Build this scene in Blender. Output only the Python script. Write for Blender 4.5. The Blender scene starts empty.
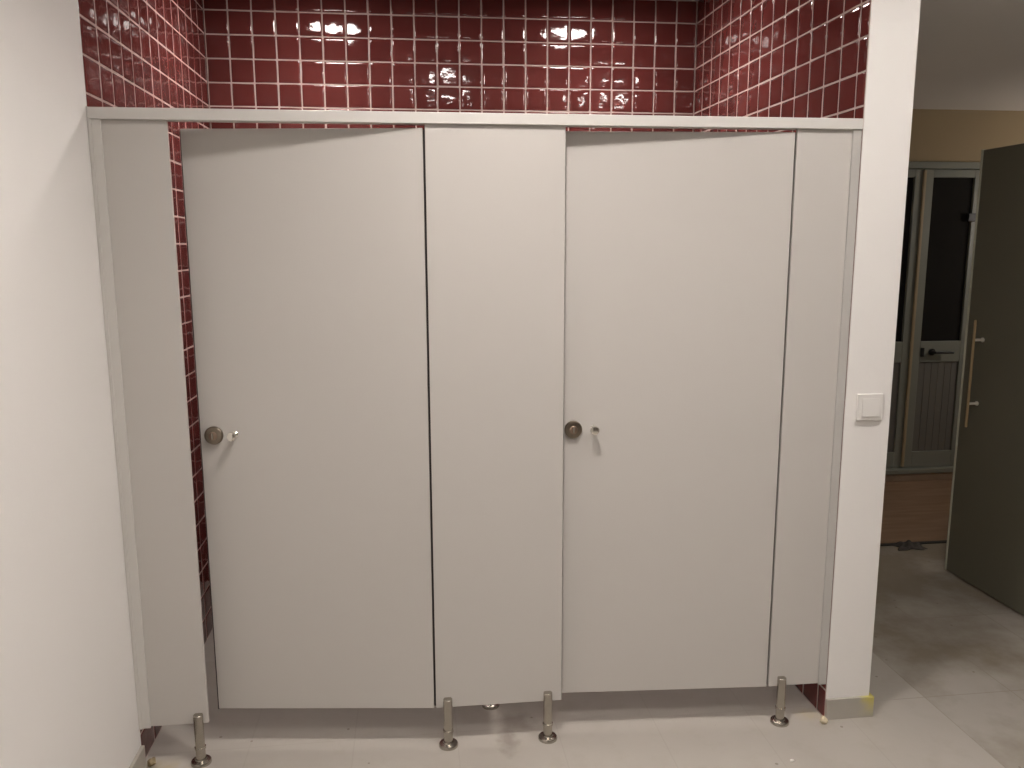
import bpy, bmesh, math, random
from mathutils import Vector, Matrix

random.seed(7)
SC = bpy.context.scene
COL = SC.collection

# ------------------------------------------------------------------ camera
CAM = Vector((0.8851, -2.504, 1.6303))
cd = bpy.data.cameras.new('camera')
cam = bpy.data.objects.new('camera', cd)
COL.objects.link(cam)
_r = Vector((0.99240677, -0.12296491, -0.00290237))
_u = Vector((0.0230947, 0.16310843, 0.98633781))
_f = Vector((0.12081154, 0.97891535, -0.16470975))
cam.matrix_world = Matrix(((_r.x, _u.x, -_f.x, CAM.x), (_r.y, _u.y, -_f.y, CAM.y),
                           (_r.z, _u.z, -_f.z, CAM.z), (0, 0, 0, 1)))
cd.sensor_fit = 'HORIZONTAL'
cd.sensor_width = 36.0
cd.lens = 816.0 / 1024.0 * 36.0
cd.clip_start = 0.02
SC.camera = cam

# ------------------------------------------------------------------ world, exposure, lamps
w = bpy.data.worlds.new('night')
SC.world = w
w.use_nodes = True
w.node_tree.nodes['Background'].inputs[0].default_value = (0.05, 0.05, 0.06, 1)
w.node_tree.nodes['Background'].inputs[1].default_value = 0.1
SC.view_settings.view_transform = 'Standard'
SC.view_settings.look = 'None'
SC.view_settings.gamma = 1.0
SC.view_settings.use_curve_mapping = False
SC.view_settings.exposure = -0.12

WARM = (1.0, 0.925, 0.87)
# round downlights: x, y, ceiling height, watts, what they hang above
LIGHTS = [
    (0.515, 0.92, 2.78, 4.2, 'round white downlight in the ceiling above the left cubicle'),
    (1.735, 0.92, 2.78, 4.2, 'round white downlight in the ceiling above the right cubicle'),
    (1.14, -0.78, 2.85, 14, 'round white downlight in the room ceiling in front of the middle panel'),
    (2.38, -0.78, 2.85, 5.5, 'round white downlight in the room ceiling in front of the light switch wall end'),
    (1.20, -2.10, 2.85, 11, 'round white downlight in the room ceiling furthest from the cubicles on the left'),
    (2.55, -2.10, 2.85, 5, 'round white downlight in the room ceiling furthest from the cubicles on the right'),
]
for (x, y, z, p, lb) in LIGHTS:
    ld = bpy.data.lights.new('downlight_lamp', 'AREA')
    ld.shape = 'DISK'
    ld.size = 0.22
    ld.energy = p
    ld.color = WARM
    ld.spread = math.radians(130)
    lo = bpy.data.objects.new('downlight_lamp', ld)
    lo.location = (x, y, z - 0.036)
    COL.objects.link(lo)

# ------------------------------------------------------------------ materials
def new_mat(name):
    m = bpy.data.materials.new(name)
    m.use_nodes = True
    nt = m.node_tree
    return m, nt, nt.nodes['Principled BSDF']

def N(nt, kind, **kw):
    n = nt.nodes.new(kind)
    for k, v in kw.items():
        setattr(n, k, v)
    return n

def mathn(nt, op, a, b=None, clamp=False):
    n = N(nt, 'ShaderNodeMath', operation=op)
    n.use_clamp = clamp
    for i, s in enumerate((a, b)):
        if s is None:
            continue
        if isinstance(s, (int, float)):
            n.inputs[i].default_value = s
        else:
            nt.links.new(s, n.inputs[i])
    return n.outputs[0]

def mix(nt, fac, a, b):
    n = N(nt, 'ShaderNodeMix', data_type='RGBA')
    for s, i in ((fac, 0), (a, 6), (b, 7)):
        if isinstance(s, (int, float)):
            n.inputs[i].default_value = s
        elif isinstance(s, tuple):
            n.inputs[i].default_value = (*s, 1) if len(s) == 3 else s
        else:
            nt.links.new(s, n.inputs[i])
    return n.outputs[2]

def noise(nt, vec, scale, detail=3, rough=0.5):
    n = N(nt, 'ShaderNodeTexNoise')
    n.inputs['Scale'].default_value = scale
    n.inputs['Detail'].default_value = detail
    n.inputs['Roughness'].default_value = rough
    if vec is not None:
        nt.links.new(vec, n.inputs['Vector'])
    return n.outputs['Fac']

def ramp(nt, fac, lo, hi):
    n = N(nt, 'ShaderNodeMapRange')
    n.inputs['From Min'].default_value = lo
    n.inputs['From Max'].default_value = hi
    nt.links.new(fac, n.inputs['Value'])
    return n.outputs['Result']

def bump(nt, height, strength, dist, bsdf):
    b = N(nt, 'ShaderNodeBump')
    b.inputs['Strength'].default_value = strength
    b.inputs['Distance'].default_value = dist
    nt.links.new(height, b.inputs['Height'])
    nt.links.new(b.outputs[0], bsdf.inputs['Normal'])

def pos(nt):
    return N(nt, 'ShaderNodeNewGeometry').outputs['Position']

def simple(name, col, rough, var=0.04, scale=6.0, metal=0.0, spec=0.5, bmp=0.0, bscale=60.0):
    m, nt, b = new_mat(name)
    P = pos(nt)
    f = noise(nt, P, scale, 4)
    lo = tuple(c * (1 - var) for c in col)
    hi = tuple(min(1, c * (1 + var)) for c in col)
    nt.links.new(mix(nt, f, lo, hi), b.inputs['Base Color'])
    b.inputs['Roughness'].default_value = rough
    b.inputs['Metallic'].default_value = metal
    b.inputs['Specular IOR Level'].default_value = spec
    if bmp:
        bump(nt, noise(nt, P, bscale, 4), bmp, 0.004, b)
    return m

M = {}
M['plaster'] = simple('white_plaster', (0.80, 0.78, 0.755), 0.75, 0.03, 1.6, spec=0.3, bmp=0.12, bscale=40)
M['ceiling'] = simple('ceiling_paint', (0.62, 0.605, 0.58), 0.85, 0.02, 2, spec=0.2)
M['rear_paint'] = simple('rear_wall_paint', (0.36, 0.34, 0.32), 0.8, 0.03, 2, spec=0.2)
M['corridor_paint'] = simple('corridor_paint', (0.42, 0.335, 0.215), 0.8, 0.05, 1.5, spec=0.2, bmp=0.1)
M['laminate'] = simple('grey_laminate', (0.54, 0.515, 0.485), 0.42, 0.015, 1.2, spec=0.35, bmp=0.02, bscale=400)
M['profile'] = simple('light_profile', (0.62, 0.60, 0.57), 0.38, 0.02, 3, spec=0.4)
M['profile_shaded'] = simple('light_profile_shaded', (0.48, 0.465, 0.44), 0.4, 0.02, 3, spec=0.4)  # same profile as the left channel, darkened to paint in its shade
M['dark_strip'] = simple('dark_strip_matte', (0.035, 0.03, 0.028), 0.7, 0.1, 20)
M['steel'] = simple('satin_steel', (0.46, 0.43, 0.38), 0.26, 0.08, 60, metal=1.0)
M['dark_steel'] = simple('dark_steel', (0.25, 0.21, 0.165), 0.35, 0.15, 80, metal=1.0)
M['bronze'] = simple('bronze_dial', (0.36, 0.27, 0.21), 0.35, 0.15, 60, metal=1.0)
M['switch'] = simple('switch_plastic', (0.76, 0.74, 0.71), 0.35, 0.01, 10)
M['skirt'] = simple('grey_skirting', (0.40, 0.375, 0.33), 0.5, 0.12, 9)
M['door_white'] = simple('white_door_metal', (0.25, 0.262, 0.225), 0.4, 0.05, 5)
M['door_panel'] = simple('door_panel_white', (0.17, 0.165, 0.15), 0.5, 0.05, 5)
M['astragal'] = simple('tan_strip', (0.42, 0.33, 0.21), 0.35, 0.06, 8)
M['black'] = simple('black_plastic', (0.015, 0.015, 0.015), 0.35, 0.1, 30)
M['leaf'] = simple('olive_leaf', (0.14, 0.133, 0.10), 0.32, 0.05, 2.5, spec=0.4)
M['leaf_edge'] = simple('pale_leaf_edge', (0.55, 0.56, 0.46), 0.3, 0.05, 8)
M['brass'] = simple('brass_bar', (0.62, 0.48, 0.28), 0.35, 0.08, 30, metal=0.7)
M['post'] = simple('brushed_post', (0.85, 0.82, 0.74), 0.45, 0.03, 30, metal=0.3)
M['chrome'] = simple('chrome', (0.85, 0.82, 0.76), 0.12, 0.03, 30, metal=1.0)
M['threshold'] = simple('sill_stone', (0.34, 0.25, 0.18), 0.6, 0.15, 12)
M['rag'] = simple('dark_cloth', (0.07, 0.062, 0.055), 0.85, 0.3, 40, bmp=0.4)
M['glue'] = simple('yellow_residue', (0.22, 0.17, 0.09), 0.6, 0.3, 50, bmp=0.5)
M['chip'] = simple('white_chip', (0.85, 0.83, 0.78), 0.6, 0.05, 40)
M['foam'] = simple('pale_sealant', (0.66, 0.57, 0.40), 0.7, 0.2, 40, bmp=0.5)
M['night'] = simple('night_outside', (0.01, 0.01, 0.01), 0.9)
M['housing'] = simple('white_housing', (0.85, 0.84, 0.82), 0.4, 0.01, 10)

# glowing diffuser of the downlights
m, nt, b = new_mat('diffuser')
b.inputs['Base Color'].default_value = (0.9, 0.88, 0.84, 1)
b.inputs['Emission Color'].default_value = (*WARM, 1)
nt.links.new(mathn(nt, 'ADD', 56.0, noise(nt, pos(nt), 5.0)), b.inputs['Emission Strength'])
M['diffuser'] = m
m, nt, b = new_mat('fill_glow')  # glow of the added corridor fill sphere
b.inputs['Emission Color'].default_value = (*WARM, 1)
nt.links.new(mathn(nt, 'ADD', 62.0, noise(nt, pos(nt), 5.0)), b.inputs['Emission Strength'])
M['fill_glow'] = m

# glossy dark red hand-made tiles
m, nt, b = new_mat('red_glaze')
P = pos(nt)
att = N(nt, 'ShaderNodeAttribute', attribute_name='tile_shade')
cvar = mathn(nt, 'ADD', mathn(nt, 'MULTIPLY', att.outputs['Fac'], 0.6), mathn(nt, 'MULTIPLY', noise(nt, P, 14, 3), 0.4))
nt.links.new(mix(nt, cvar, (0.104, 0.022, 0.020), (0.148, 0.033, 0.030)), b.inputs['Base Color'])
b.inputs['Roughness'].default_value = 0.06
b.inputs['Specular IOR Level'].default_value = 0.5
h = mathn(nt, 'ADD', noise(nt, P, 14, 1.0), mathn(nt, 'MULTIPLY', noise(nt, P, 45, 1), 0.12))
bump(nt, h, 0.26, 0.008, b)
M['tile'] = m
M['grout'] = simple('pinkish_grout', (0.50, 0.38, 0.345), 0.8, 0.08, 30)

# brown entrance floor, streaky
m, nt, b = new_mat('brown_floor')
P = pos(nt)
mp = N(nt, 'ShaderNodeMapping')
mp.inputs['Scale'].default_value = (1.2, 7, 1)
nt.links.new(P, mp.inputs['Vector'])
f = noise(nt, mp.outputs[0], 3.0, 4)
nt.links.new(mix(nt, f, (0.15, 0.085, 0.048), (0.40, 0.27, 0.18)), b.inputs['Base Color'])
b.inputs['Roughness'].default_value = 0.4
M['brown_floor'] = m

# large format floor tiles: joints, dust and stains
m, nt, b = new_mat('floor_tiles')
P = pos(nt)
sep = N(nt, 'ShaderNodeSeparateXYZ')
nt.links.new(P, sep.inputs[0])
X, Y = sep.outputs[0], sep.outputs[1]
def joint(c, off, pitch, half):
    fr = mathn(nt, 'FRACT', mathn(nt, 'DIVIDE', mathn(nt, 'SUBTRACT', c, off - 40 * pitch), pitch))
    d = mathn(nt, 'MULTIPLY', mathn(nt, 'MINIMUM', fr, mathn(nt, 'SUBTRACT', 1.0, fr)), pitch)
    return mathn(nt, 'LESS_THAN', d, half)
jx = joint(X, 2.722, 0.343, 0.0022)
jy = joint(Y, 0.052, 0.60, 0.0022)
j = mathn(nt, 'MAXIMUM', jx, jy)
n1 = noise(nt, P, 2.2, 5, 0.6)
n2 = noise(nt, P, 9.0, 5, 0.6)
basec = mix(nt, n1, (0.395, 0.365, 0.325), (0.455, 0.425, 0.383))
basec = mix(nt, mathn(nt, 'MULTIPLY', ramp(nt, n2, 0.52, 0.75), 0.35), basec, (0.36, 0.32, 0.26))
# building grime on the corridor tiles from a joint, with painted shade deeper in
dm = mathn(nt, 'GREATER_THAN', mathn(nt, 'ADD', X, mathn(nt, 'MULTIPLY', mathn(nt, 'SUBTRACT', n2, 0.5), 0.03)), 2.722)
d2 = mathn(nt, 'MULTIPLY', ramp(nt, mathn(nt, 'ADD', n1, mathn(nt, 'MULTIPLY', Y, 0.16)), 0.43, 0.66), 1.0, True)
dirt_shade = mathn(nt, 'MULTIPLY', dm, mathn(nt, 'ADD', 0.04, mathn(nt, 'MULTIPLY', d2, 0.75)), True)
basec = mix(nt, dirt_shade, basec, (0.20, 0.165, 0.115))
# dark smudge below the middle panel
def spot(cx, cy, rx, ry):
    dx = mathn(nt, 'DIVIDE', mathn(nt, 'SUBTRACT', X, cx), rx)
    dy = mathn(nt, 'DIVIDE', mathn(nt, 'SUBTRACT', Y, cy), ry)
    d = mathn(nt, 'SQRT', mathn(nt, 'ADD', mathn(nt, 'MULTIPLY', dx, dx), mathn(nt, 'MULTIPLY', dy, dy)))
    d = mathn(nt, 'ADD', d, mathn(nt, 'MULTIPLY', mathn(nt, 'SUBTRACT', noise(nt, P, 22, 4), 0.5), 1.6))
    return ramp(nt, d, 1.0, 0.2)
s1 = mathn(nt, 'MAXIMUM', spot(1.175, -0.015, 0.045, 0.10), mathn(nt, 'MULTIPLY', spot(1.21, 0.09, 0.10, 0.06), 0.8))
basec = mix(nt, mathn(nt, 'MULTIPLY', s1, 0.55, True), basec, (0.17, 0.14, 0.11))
s2 = mathn(nt, 'MAXIMUM', spot(0.06, -0.03, 0.07, 0.06), mathn(nt, 'MULTIPLY', spot(2.25, 0.00, 0.06, 0.05), 0.7))
basec = mix(nt, mathn(nt, 'MULTIPLY', s2, 0.5, True), basec, (0.42, 0.33, 0.15))
# sparse dark specks
vor = N(nt, 'ShaderNodeTexVoronoi')
vor.inputs['Scale'].default_value = 9.0
nt.links.new(P, vor.inputs['Vector'])
sp = mathn(nt, 'LESS_THAN', vor.outputs['Distance'], 0.05)
basec = mix(nt, mathn(nt, 'MULTIPLY', sp, 0.6), basec, (0.15, 0.12, 0.09))
basec = mix(nt, mathn(nt, 'MULTIPLY', j, mathn(nt, 'ADD', 0.16, mathn(nt, 'MULTIPLY', mathn(nt, 'GREATER_THAN', X, 2.6), 0.4))), basec, (0.27, 0.235, 0.19))
nt.links.new(basec, b.inputs['Base Color'])
nt.links.new(mathn(nt, 'ADD', 0.38, mathn(nt, 'MULTIPLY', n2, 0.2)), b.inputs['Roughness'])
b.inputs['Specular IOR Level'].default_value = 0.35
M['floor'] = m

# dark glass of the entrance doors
m, nt, b = new_mat('dark_glass')
b.inputs['Roughness'].default_value = 0.05
nt.links.new(mix(nt, noise(nt, pos(nt), 3), (0.03, 0.029, 0.028), (0.04, 0.038, 0.036)), b.inputs['Base Color'])
b.inputs['Transmission Weight'].default_value = 0.3
b.inputs['IOR'].default_value = 1.2
M['glass'] = m

# pillar skirting with a smear of yellow paint at its outer corner
m, nt, b = new_mat('stained_skirting')
P = pos(nt)
sep = N(nt, 'ShaderNodeSeparateXYZ')
nt.links.new(P, sep.inputs[0])
yx = ramp(nt, mathn(nt, 'ADD', sep.outputs[0], mathn(nt, 'MULTIPLY', mathn(nt, 'SUBTRACT', noise(nt, P, 40), 0.5), 0.05)), 2.405, 2.45)
yz = ramp(nt, sep.outputs[2], 0.0, 0.07)
c0 = mix(nt, noise(nt, P, 9, 4), (0.35, 0.33, 0.29), (0.45, 0.42, 0.37))
nt.links.new(mix(nt, mathn(nt, 'MULTIPLY', mathn(nt, 'MULTIPLY', yx, yz), 0.8, True), c0, (0.60, 0.52, 0.10)), b.inputs['Base Color'])
b.inputs['Roughness'].default_value = 0.5
M['skirt_stain'] = m

# ------------------------------------------------------------------ mesh helpers
def put(name, bm, mats, parent=None, smooth=False):
    me = bpy.data.meshes.new(name)
    bm.normal_update()
    bm.to_mesh(me)
    bm.free()
    for k in (mats if isinstance(mats, (list, tuple)) else [mats]):
        me.materials.append(M[k])
    if smooth:
        for p in me.polygons:
            p.use_smooth = True
    o = bpy.data.objects.new(name, me)
    COL.objects.link(o)
    if parent is not None:
        o.parent = parent
    return o

def box(bm, x0, x1, y0, y1, z0, z1, bev=0.0, seg=2):
    vs = [bm.verts.new((x, y, z)) for x in (x0, x1) for y in (y0, y1) for z in (z0, z1)]
    idx = [(0, 1, 3, 2), (4, 6, 7, 5), (0, 4, 5, 1), (2, 3, 7, 6), (0, 2, 6, 4), (1, 5, 7, 3)]
    fs = [bm.faces.new([vs[i] for i in f]) for f in idx]
    if bev:
        es = list({e for f in fs for e in f.edges})
        bmesh.ops.bevel(bm, geom=es, offset=bev, segments=seg, profile=0.5, affect='EDGES')
    return bm

def boxo(name, dims, mat, parent=None, bev=0.0):
    bm = bmesh.new()
    box(bm, *dims, bev=bev)
    return put(name, bm, mat, parent)

def lathe(bm, prof, origin=(0, 0, 0), axis=(0, 0, 1), seg=32):
    """prof: list of (radius, height along axis)."""
    ax = Vector(axis).normalized()
    q = Vector((0, 0, 1)).rotation_difference(ax)
    o = Vector(origin)
    rings = []
    for (r, h) in prof:
        if r < 1e-6:
            rings.append([bm.verts.new(o + q @ Vector((0, 0, h)))])
        else:
            rings.append([bm.verts.new(o + q @ Vector((r * math.cos(2 * math.pi * i / seg), r * math.sin(2 * math.pi * i / seg), h))) for i in range(seg)])
    for a, b_ in zip(rings[:-1], rings[1:]):
        for i in range(seg):
            k = (i + 1) % seg
            if len(a) == 1 and len(b_) == 1:
                continue
            if len(a) == 1:
                bm.faces.new((a[0], b_[i], b_[k])[::-1] if False else (a[0], b_[k], b_[i])[::-1])
            elif len(b_) == 1:
                bm.faces.new((a[i], a[k], b_[0]))
            else:
                bm.faces.new((a[i], a[k], b_[k], b_[i]))
    bmesh.ops.recalc_face_normals(bm, faces=bm.faces)
    return bm

def latho(name, prof, mat, parent=None, origin=(0, 0, 0), axis=(0, 0, 1), seg=32):
    bm = bmesh.new()
    lathe(bm, prof, origin, axis, seg)
    o = put(name, bm, mat, parent, smooth=True)
    bpy_edge_split(o)
    return o

def bpy_edge_split(o, ang=35):
    md = o.modifiers.new('edges', 'EDGE_SPLIT')
    md.split_angle = math.radians(ang)

def empty(name, loc, rz=0.0):
    o = bpy.data.objects.new(name, None)
    o.location = loc
    o.rotation_euler = (0, 0, rz)
    o.empty_display_size = 0.1
    COL.objects.link(o)
    return o

def tag(o, label, cat, group=None):
    o['label'] = label
    o['category'] = cat
    if group:
        o['group'] = group
    return o

def struct(o, label=None):
    o['kind'] = 'structure'
    if label:
        o['label'] = label
    return o

def blob(name, c, r, mat, amp=0.35, flat=1.0, parent=None, sub=3):
    bm = bmesh.new()
    bmesh.ops.create_icosphere(bm, subdivisions=sub, radius=1.0)
    ph = [random.uniform(0, 6.28) for _ in range(6)]
    for v in bm.verts:
        p = v.co.copy()
        k = 1 + amp * (math.sin(3.1 * p.x + ph[0]) * math.sin(2.7 * p.y + ph[1]) + 0.5 * math.sin(6 * p.z + 5 * p.x + ph[2]) * math.sin(5.3 * p.y + ph[3]))
        v.co = Vector((p.x * r[0] * k, p.y * r[1] * k, max(-0.55, p.z) * r[2] * k))
    zmin = min(v.co.z for v in bm.verts)
    for v in bm.verts:
        v.co += Vector((c[0], c[1], c[2] - zmin))
    return put(name, bm, mat, parent, smooth=True)

# ------------------------------------------------------------------ dimensions
W = 2.288          # alcove width at the front
D = 1.4855         # alcove depth at the left
HA = 2.78          # alcove ceiling
HR = 2.85          # room ceiling
ZB, ZR, ZT = 0.132, 1.989, 2.021    # panel bottom, rail bottom, rail top
PX1 = 2.452        # outer face of the wall end
ROT = -0.011       # the partition front is not quite square to the side walls

# ------------------------------------------------------------------ shell
struct(boxo('floor', (-0.15, 6.2, -4.4, 1.52, -0.1, 0.0), 'floor'))
struct(boxo('floor_entrance', (PX1 - 0.1, 6.2, 1.52, 2.9, -0.1, 0.0), 'brown_floor'))
struct(boxo('wall_left', (-0.15, 0.0, -4.4, 0.0, 0, HR), 'plaster'))
struct(boxo('wall_rear', (-0.15, 6.2, -4.55, -4.4, 0, HR), 'rear_paint'))
struct(boxo('ceiling', (-0.15, 6.2, -4.4, 0.0, HR, HR + 0.1), 'ceiling'))
struct(boxo('ceiling_alcove', (-0.15, PX1 - 0.05, 0.0, 1.65, HA, HR + 0.1), 'ceiling'))
struct(boxo('wall_partition', (2.291, PX1, -0.03, 2.7, 0, HR), 'plaster', bev=0.003))
struct(boxo('wall_header', (PX1, 6.2, -0.03, 0.12, 2.52, HR), 'plaster'))
struct(boxo('ceiling_corridor', (PX1, 6.2, 0.12, 2.7, 2.52, 2.62), 'plaster'))
struct(boxo('wall_right', (3.66, 3.80, -4.4, 0.28, 0, HR), 'rear_paint'))
struct(boxo('wall_corridor_right', (6.05, 6.2, -0.03, 2.7, 0, 2.6), 'corridor_paint'))

# corridor end wall around the entrance doors (opening x 3.72..4.80, z 0..2.19)
bm = bmesh.new()
OX0, OX1, OZ = 3.79, 4.80, 2.185
box(bm, PX1 - 0.1, OX0, 2.7, 2.85, 0, 2.62)
box(bm, OX1, 6.2, 2.7, 2.85, 0, 2.62)
box(bm, OX0, OX1, 2.7, 2.85, OZ, 2.62)
struct(put('wall_corridor_end', bm, 'corridor_paint'))
struct(boxo('wall_outside', (3.0, 5.6, 3.6, 3.65, -0.1, 3.0), 'night'))

# ------------------------------------------------------------------ tiled walls
SS = [0.0, 0.015, 0.04, 0.12, 0.5, 0.88, 0.96, 0.985, 1.0]
def tile_wall(name, O, ud, vd, nd, ub, vb, backing):
    O, ud, vd, nd = Vector(O), Vector(ud).normalized(), Vector(vd), Vector(nd).normalized()
    bm = bmesh.new()
    lay = bm.verts.layers.float.new('tile_shade')
    g = 0.0024
    for i in range(len(ub) - 1):
        for k in range(len(vb) - 1):
            u0, u1, v0, v1 = ub[i] + g, ub[i + 1] - g, vb[k] + g, vb[k + 1] - g
            if u1 - u0 < 0.012 or v1 - v0 < 0.008:
                continue
            sh = random.random()
            tu, tv = random.gauss(0, 0.005), random.gauss(0, 0.006)
            cu, cv = random.gauss(0.0002, 0.0003), random.gauss(-0.0002, 0.0004)
            grid = []
            for s in SS:
                row = []
                for t in SS:
                    a, c = 2 * s - 1, 2 * t - 1
                    hh = 0.0026 * (1 - abs(a) ** 24) * (1 - abs(c) ** 24)
                    hh += tu * a * (u1 - u0) / 2 + tv * c * (v1 - v0) / 2 + cu * (1 - a * a) + cv * (1 - c * c)
                    p = O + ud * (u0 + (u1 - u0) * s) + vd * (v0 + (v1 - v0) * t) + nd * (hh - 0.0026)
                    vt = bm.verts.new(p)
                    vt[lay] = sh
                    row.append(vt)
                grid.append(row)
            for a in range(len(SS) - 1):
                for c in range(len(SS) - 1):
                    f = bm.faces.new((grid[a][c], grid[a + 1][c], grid[a + 1][c + 1], grid[a][c + 1]))
                    f.material_index = 0
                    f.smooth = True
    # grout bed and the wall behind it
    q = []
    for dn in (-0.0018, -backing):
        for (u, v) in ((ub[0], vb[0]), (ub[-1], vb[0]), (ub[-1], vb[-1]), (ub[0], vb[-1])):
            q.append(bm.verts.new(O + ud * u + vd * v + nd * dn))
    for f in ((0, 1, 2, 3), (7, 6, 5, 4), (0, 4, 5, 1), (1, 5, 6, 2), (2, 6, 7, 3), (3, 7, 4, 0)):
        bm.faces.new([q[i] for i in f]).material_index = 1
    return struct(put(name, bm, ['tile', 'grout'], None))

p = 0.103
rows = [0.0] + [2.679 - p * k for k in range(25, -1, -1)] + [HA]
cols_b = [0.1032 * i for i in range(22)] + [2.2645]
tile_wall('wall_alcove_back', (0, D, 0), (1, -0.0085, 0), (0, 0, 1), (-0.0085, -1, 0), cols_b, rows, 0.12)
cols_l = [0.0] + [0.1307 + p * k for k in range(14)]
cols_l = [c for c in cols_l if c < D - 0.02] + [D]
tile_wall('wall_alcove_left', (0, 0, 0), (0, 1, 0), (0, 0, 1), (1, 0, 0), cols_l, rows, 0.15)
cols_r = [D - p * k - 0.0195 for k in range(14, 0, -1)]
cols_r = [-0.029] + [c for c in cols_r if c > 0.012] + [D - 0.0195]
tile_wall('wall_alcove_right', (W, 0, 0), (-0.0162, 1, 0), (0, 0, 1), (-1, -0.0162, 0), cols_r, rows, 0.003)

# ------------------------------------------------------------------ skirting
struct(boxo('baseboard_left', (0.0, 0.012, -4.4, -0.004, 0.0, 0.072), 'skirt', bev=0.0015))
bm = bmesh.new()
box(bm, 2.290, PX1 + 0.012, -0.042, -0.030, 0, 0.076, bev=0.0015)
box(bm, PX1, PX1 + 0.012, -0.030, 2.66, 0, 0.076, bev=0.0015)
struct(put('baseboard_right', bm, 'skirt_stain'))
struct(boxo('trim_1', (PX1 + 0.012, 6.05, 1.505, 1.535, -0.005, 0.006), 'black', bev=0.002))

# ------------------------------------------------------------------ cubicle front
TH = 0.013
def fy(x):           # front plane of the partition
    return ROT * x

def foot(parent, x, yc, top):
    """stainless pole with a floor flange, in the parent's frame"""
    leg = latho('leg', [(0, 0.010), (0.0148, 0.010), (0.0148, top - 0.0015), (0.0133, top), (0, top)], 'steel', parent, (x, yc, 0))
    fl = latho('flange', [(0, 0.0), (0.0315, 0.0), (0.0320, 0.002), (0.0318, 0.007), (0.0295, 0.0105), (0.024, 0.0125), (0.0185, 0.0140), (0.0170, 0.017), (0, 0.017)], 'steel', leg, (x, yc, 0))
    co = latho('collar', [(0.0148, 0.050), (0.0172, 0.051), (0.0172, 0.058), (0.0148, 0.059)], 'steel', leg, (x, yc, 0))
    return leg

def panel(x0, x1, label, legs, channel=None):
    t = empty('partition_panel', (x0, fy(x0), 0), math.atan(ROT))
    tag(t, label, 'partition', 'front panels of the toilet cubicles')
    L = x1 - x0
    boxo('board', (0 if channel != 'l' else 0.004, L if channel != 'r' else L - 0.004, 0, TH, ZB, ZR + 0.004), 'laminate', t, bev=0.0012)
    for lx in legs:
        foot(t, lx - x0, -0.009, 0.168)
    if channel == 'l':
        bm = bmesh.new()
        box(bm, 0.0, 0.034, -0.007, -0.0002, ZB - 0.002, ZR, bev=0.0012)
        box(bm, 0.0, 0.010, -0.011, -0.0068, ZB - 0.002, ZR, bev=0.001)
        box(bm, 0.0, 0.034, TH + 0.0002, TH + 0.006, ZB - 0.002, ZR, bev=0.0012)
        put('wall_channel', bm, 'profile', t)
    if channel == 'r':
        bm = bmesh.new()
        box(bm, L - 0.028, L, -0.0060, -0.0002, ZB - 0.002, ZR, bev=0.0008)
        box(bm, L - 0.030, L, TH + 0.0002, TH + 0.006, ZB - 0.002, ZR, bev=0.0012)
        put('wall_channel', bm, 'profile_shaded', t)
    return t

panel(0.001, 0.211, 'narrow grey cubicle panel fixed to the white left wall, standing on one steel foot', [0.183], 'l')
panel(0.9375, 1.3561, 'wide grey cubicle panel between the two cubicle doors, standing on two steel feet', [0.976, 1.309])
panel(2.0810, 2.2872, 'narrow grey cubicle panel beside the light switch wall, standing on one steel foot', [2.124], 'r')

# head rail across the top
t = empty('head_rail', (0.001, fy(0), ZR), math.atan(ROT))
tag(t, 'long pale head rail lying across the tops of the grey cubicle panels', 'rail')
bm = bmesh.new()
LR = 2.2862
box(bm, 0, LR, -0.011, 0.030, 0.004, ZT - ZR, bev=0.002)
box(bm, 0, LR, -0.011, -0.0005, 0.0, 0.0055, bev=0.001)
box(bm, 0, LR, 0.016, 0.030, 0.0, 0.0055, bev=0.001)
put('rail_profile', bm, 'profile', t)
boxo('end_cap', (0.0, 0.004, -0.0125, 0.0315, -0.001, ZT - ZR + 0.001), 'profile', t, bev=0.001)

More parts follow.
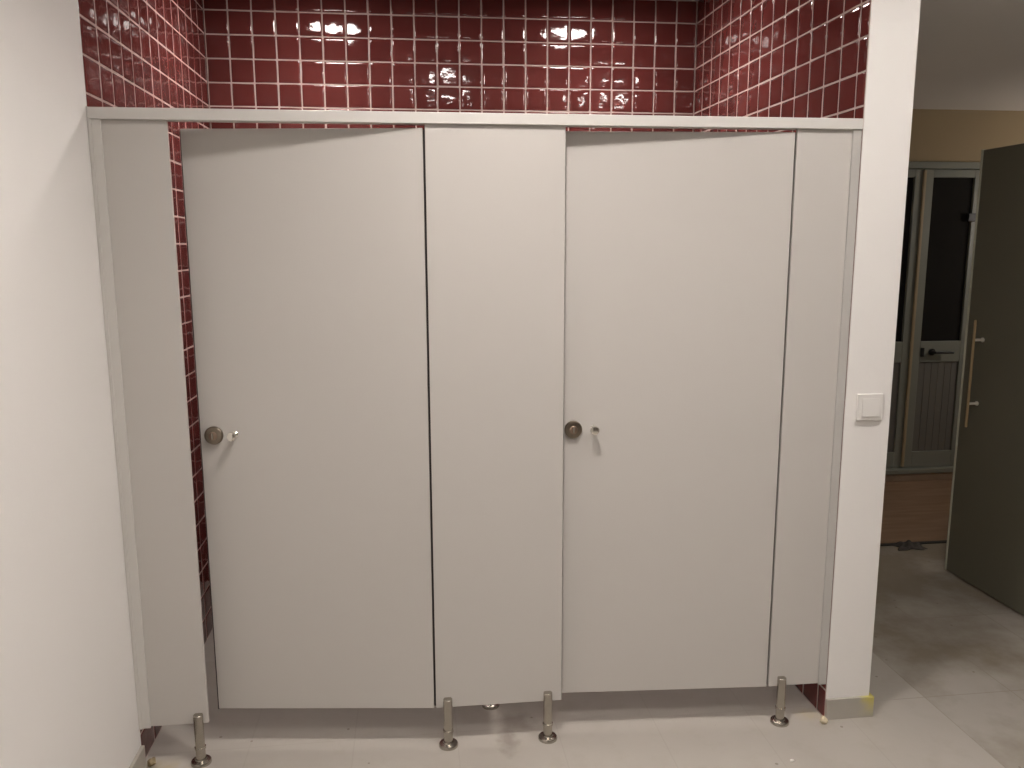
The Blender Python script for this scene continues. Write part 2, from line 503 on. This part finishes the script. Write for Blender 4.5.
# doors
def cabin_door(hx, width, ang, label, lock_r, knob_r, zl, ztop):
    t = empty('cubicle_door', (hx, fy(hx), 0), 0)
    t.rotation_euler = (0, 0, ang)
    tag(t, label, 'door', 'doors of the toilet cubicles')
    boxo('door_leaf', (-width, 0, 0, TH, ZB, ztop), 'laminate', t, bev=0.0012)
    boxo('dark_edge', (-width - 0.004, -width, 0.003, TH + 0.004, ZB - 0.004, ztop - 0.004), 'dark_strip', t, bev=0.001)  # thin dark strip along the free edge
    boxo('gap_shade_strip', (-0.012, 0.013, TH + 0.0005, TH + 0.0045, ZB, ztop - 0.002), 'dark_strip', t, bev=0.001)  # dark strip added behind the hinge gap to stand for its shade
    for z in (0.32, 1.05, 1.80):
        h = bmesh.new()
        lathe(h, [(0, -0.045), (0.006, -0.045), (0.006, 0.045), (0, 0.045)], (0.002, TH + 0.011, z))
        box(h, -0.060, -0.013, TH, TH + 0.003, z - 0.035, z + 0.035)
        put('hinge', h, 'steel', t)
    # thumb-turn lock
    lk = latho('lock', [(0, 0), (0.0285, 0), (0.0285, 0.008), (0.026, 0.0115), (0.020, 0.0125), (0, 0.0125)], 'dark_steel', t, (lock_r - width, 0, zl), (0, -1, 0))
    ind = latho('lock_indicator', [(0, 0.0120), (0.0135, 0.0120), (0.0130, 0.0155), (0.0115, 0.0165), (0, 0.0165)], 'bronze', lk, (lock_r - width, 0, zl), (0, -1, 0))
    h = bmesh.new()
    box(h, lock_r - width - 0.0022, lock_r - width + 0.0022, -0.0200, -0.0160, zl - 0.010, zl + 0.010, bev=0.0008)
    put('coin_slot', h, 'steel', lk)
    # knob
    kb = latho('knob', [(0, 0), (0.011, 0), (0.011, 0.003), (0.0065, 0.006), (0.0065, 0.020), (0.010, 0.024), (0.0140, 0.027), (0.0148, 0.032), (0.0130, 0.037), (0.0075, 0.0395), (0, 0.040)], 'chrome', t, (knob_r - width, 0, zl + 0.002), (0, -1, 0))
    return t

aL = -math.atan2(0.088, 0.70)
aR = -math.atan2(0.050, 0.70)
cabin_door(0.9300, 0.7100, aL, 'left grey cubicle door, ajar beside the narrow panel on the left white wall', 0.043, 0.107, 1.057, 1.977)
cabin_door(2.0740, 0.7110, aR, 'right grey cubicle door, ajar between the wide middle panel and the light switch wall', 0.031, 0.097, 1.052, 1.979)

# divider between the cubicles
t = empty('divider_panel', (1.146, 0.012, 0))
tag(t, 'grey divider board between the two cubicles, one steel foot showing below the middle panel', 'partition')
boxo('board', (-TH / 2, TH / 2, 0.0, 1.455, ZB, ZR - 0.005), 'laminate', t, bev=0.0012)
foot(t, -0.008, 0.190, 0.163)

# ------------------------------------------------------------------ light switch on the wall end
t = empty('light_switch', (2.374, -0.030, 1.110))
tag(t, 'square white light switch on the white wall end beside the right cubicle', 'switch')
bm = bmesh.new()
box(bm, -0.045, 0.045, -0.010, 0.0, -0.045, 0.045, bev=0.003, seg=3)
put('switch_frame', bm, 'switch', t)
bm = bmesh.new()
box(bm, -0.030, 0.030, -0.0135, -0.009, -0.030, 0.030, bev=0.0015)
for v in bm.verts:
    if v.co.y < -0.011:
        v.co.y += 0.0018 * (v.co.z / 0.03)
put('rocker', bm, 'switch', t)

# ------------------------------------------------------------------ entrance double door at the corridor end
Y0 = 2.70
bm = bmesh.new()
box(bm, OX0, OX0 + 0.06, Y0 - 0.02, Y0 + 0.08, 0.06, OZ, bev=0.003)
box(bm, OX1 - 0.06, OX1, Y0 - 0.02, Y0 + 0.08, 0.06, OZ, bev=0.003)
box(bm, OX0, OX1, Y0 - 0.02, Y0 + 0.08, OZ - 0.045, OZ, bev=0.003)
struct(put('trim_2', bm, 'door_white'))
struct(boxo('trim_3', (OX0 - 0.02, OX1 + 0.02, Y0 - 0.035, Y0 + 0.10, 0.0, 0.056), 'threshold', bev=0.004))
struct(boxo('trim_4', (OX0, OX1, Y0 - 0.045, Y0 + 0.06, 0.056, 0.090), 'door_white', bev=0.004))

def entrance_leaf(name, x0, x1, gx0, gx1, label):
    root = bmesh.new()
    z0, z1 = 0.092, OZ - 0.047
    gz0, gz1, pz0, pz1 = 0.985, 2.085, 0.205, 0.84
    y0, y1 = Y0 + 0.0, Y0 + 0.045
    box(root, x0, gx0, y0, y1, z0, z1, bev=0.003)
    box(root, gx1, x1, y0, y1, z0, z1, bev=0.003)
    box(root, gx0, gx1, y0, y1, gz1, z1, bev=0.003)
    box(root, gx0, gx1, y0, y1, pz1, gz0, bev=0.003)
    box(root, gx0, gx1, y0, y1, z0, pz0, bev=0.003)
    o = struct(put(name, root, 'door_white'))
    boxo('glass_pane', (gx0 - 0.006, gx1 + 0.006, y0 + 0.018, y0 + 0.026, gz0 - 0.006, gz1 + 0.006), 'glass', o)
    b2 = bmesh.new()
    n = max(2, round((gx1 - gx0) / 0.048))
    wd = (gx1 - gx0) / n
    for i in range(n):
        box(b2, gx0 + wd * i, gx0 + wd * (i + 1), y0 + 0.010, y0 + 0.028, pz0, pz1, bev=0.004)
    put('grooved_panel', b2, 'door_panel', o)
    return o

d1 = entrance_leaf('door_1', 4.300, OX1 - 0.062, 4.366, 4.664, '')
d2 = entrance_leaf('door_2', OX0 + 0.062, 4.290, 3.93, 4.232, '')
bm = bmesh.new()
box(bm, 4.286, 4.306, Y0 - 0.014, Y0 + 0.0005, 0.10, 2.13, bev=0.004)
put('meeting_strip', bm, 'astragal', d1)
# black lever handle, key plate and hinge on the right leaf
lv = bmesh.new()
lathe(lv, [(0, 0), (0.024, 0), (0.024, 0.008), (0.012, 0.010), (0.010, 0.045), (0, 0.045)], (4.452, Y0, 0.911), (0, -1, 0), 20)
box(lv, 4.445, 4.585, Y0 - 0.055, Y0 - 0.038, 0.902, 0.920, bev=0.005)
put('door_handle', lv, 'black', d1, smooth=False)
boxo('key_plate', (4.368, 4.394, Y0 - 0.008, Y0, 0.880, 0.942), 'black', d1, bev=0.004)
boxo('hinge', (4.628, 4.690, Y0 - 0.018, Y0, 1.795, 1.850), 'black', d1, bev=0.004)

# ------------------------------------------------------------------ open dark leaf on the right
bm = bmesh.new()
box(bm, 3.560, 3.600, 0.30, 1.146, 0.006, 2.075, bev=0.003)
d3 = struct(put('door_3', bm, 'leaf'))
boxo('edge_strip', (3.5575, 3.6025, 1.137, 1.150, 0.006, 2.077), 'leaf_edge', d3, bev=0.0015)
ph = bmesh.new()
box(ph, 3.508, 3.518, 1.019, 1.031, 0.775, 1.290, bev=0.004)
ph = put('pull_bar', ph, 'brass', d3)
for z in (1.195, 0.890):
    latho('post', [(0, 0), (0.011, 0), (0.011, 0.004), (0.0065, 0.006), (0.0065, 0.044), (0, 0.044)], 'post', ph, (3.560, 1.025, z), (-1, 0, 0), 20)
for z in (0.25, 1.0, 1.85):
    boxo('hinge', (3.596, 3.612, 0.283, 0.305, z - 0.05, z + 0.05), 'steel', d3, bev=0.003)

# ------------------------------------------------------------------ odds and ends on the floor
def crumple(name, cx, cy, rx, ry, h, mat):
    bm = bmesh.new()
    n = 26
    g = []
    for i in range(n + 1):
        row = []
        for k in range(n + 1):
            a, c = 2 * i / n - 1, 2 * k / n - 1
            rr = math.hypot(a, c)
            edge = 1.0 + 0.09 * math.sin(5 * math.atan2(c, a) + 1) + 0.06 * math.sin(9 * math.atan2(c, a))
            x = cx + a * rx * edge * (0.8 + 0.2 * abs(c))
            y = cy + c * ry * edge
            z = 0.004 + h * max(0, 1 - rr * rr * 0.8) * (0.55 + 0.45 * math.sin(7 * a + 3 * c) * math.sin(6 * c - 2 * a))
            row.append(bm.verts.new((x, y, max(0.004, z))))
        g.append(row)
    fs = []
    for i in range(n):
        for k in range(n):
            fs.append(bm.faces.new((g[i][k], g[i + 1][k], g[i + 1][k + 1], g[i][k + 1])))
    ret = bmesh.ops.extrude_face_region(bm, geom=fs)
    for v in [e for e in ret['geom'] if isinstance(e, bmesh.types.BMVert)]:
        v.co.z -= 0.004
    bmesh.ops.recalc_face_normals(bm, faces=bm.faces)
    return put(name, bm, mat, None, smooth=True)

tag(crumple('rag', 3.575, 1.478, 0.085, 0.05, 0.035, 'rag'), 'crumpled dark rag lying on the black floor strip in the corridor', 'rag')
tag(blob('sealant_lump', (2.276, -0.052, 0.0), (0.013, 0.016, 0.011), 'foam', 0.3), 'pale lump of sealant on the floor by the grey skirting of the wall end', 'sealant')
tag(blob('adhesive_lump', (0.030, -0.005, 0.0), (0.011, 0.014, 0.013), 'glue', 0.3), 'yellowish lump of adhesive on the floor below the narrow left panel', 'adhesive')
tag(blob('paint_chip', (2.068, -0.244, 0.0), (0.008, 0.006, 0.003), 'chip', 0.3, sub=2), 'tiny white paint chip lying on the floor in front of the right steel foot', 'chip')

# ------------------------------------------------------------------ downlight fittings
for (x, y, z, pw, lb) in LIGHTS:
    t = empty('downlight', (x, y, z))
    tag(t, lb, 'ceiling light', 'round ceiling downlights')
    latho('trim_ring', [(0.0, 0.0), (0.134, 0.0), (0.134, -0.026), (0.130, -0.032), (0.123, -0.032), (0.121, -0.016), (0.0, -0.016)], 'housing', t, (0, 0, 0), (0, 0, 1), 40)
    latho('light_diffuser', [(0, -0.016), (0.120, -0.016), (0.120, -0.031), (0.112, -0.034), (0, -0.034)], 'diffuser', t, (0, 0, 0), (0, 0, 1), 40)

# added fill sphere out of view, put in to brighten the corridor
t = empty('fill_sphere', (5.72, 1.75, 1.75))
tag(t, 'added glowing sphere hung out of view to brighten the corridor ceiling and end wall', 'added light')
latho('fill_sphere_shell', [(0, -0.09)] + [(0.09 * math.cos(math.radians(a)), 0.09 * math.sin(math.radians(a))) for a in range(-80, 81, 10)] + [(0, 0.09)], 'fill_glow', t, (0, 0, 0), (0, 0, 1), 32)
latho('fill_sphere_cord', [(0, 0.088), (0.016, 0.088), (0.016, 0.12), (0.003, 0.125), (0.003, 0.745), (0.045, 0.748), (0.045, 0.770), (0, 0.770)], 'black', t, (0, 0, 0), (0, 0, 1), 20)
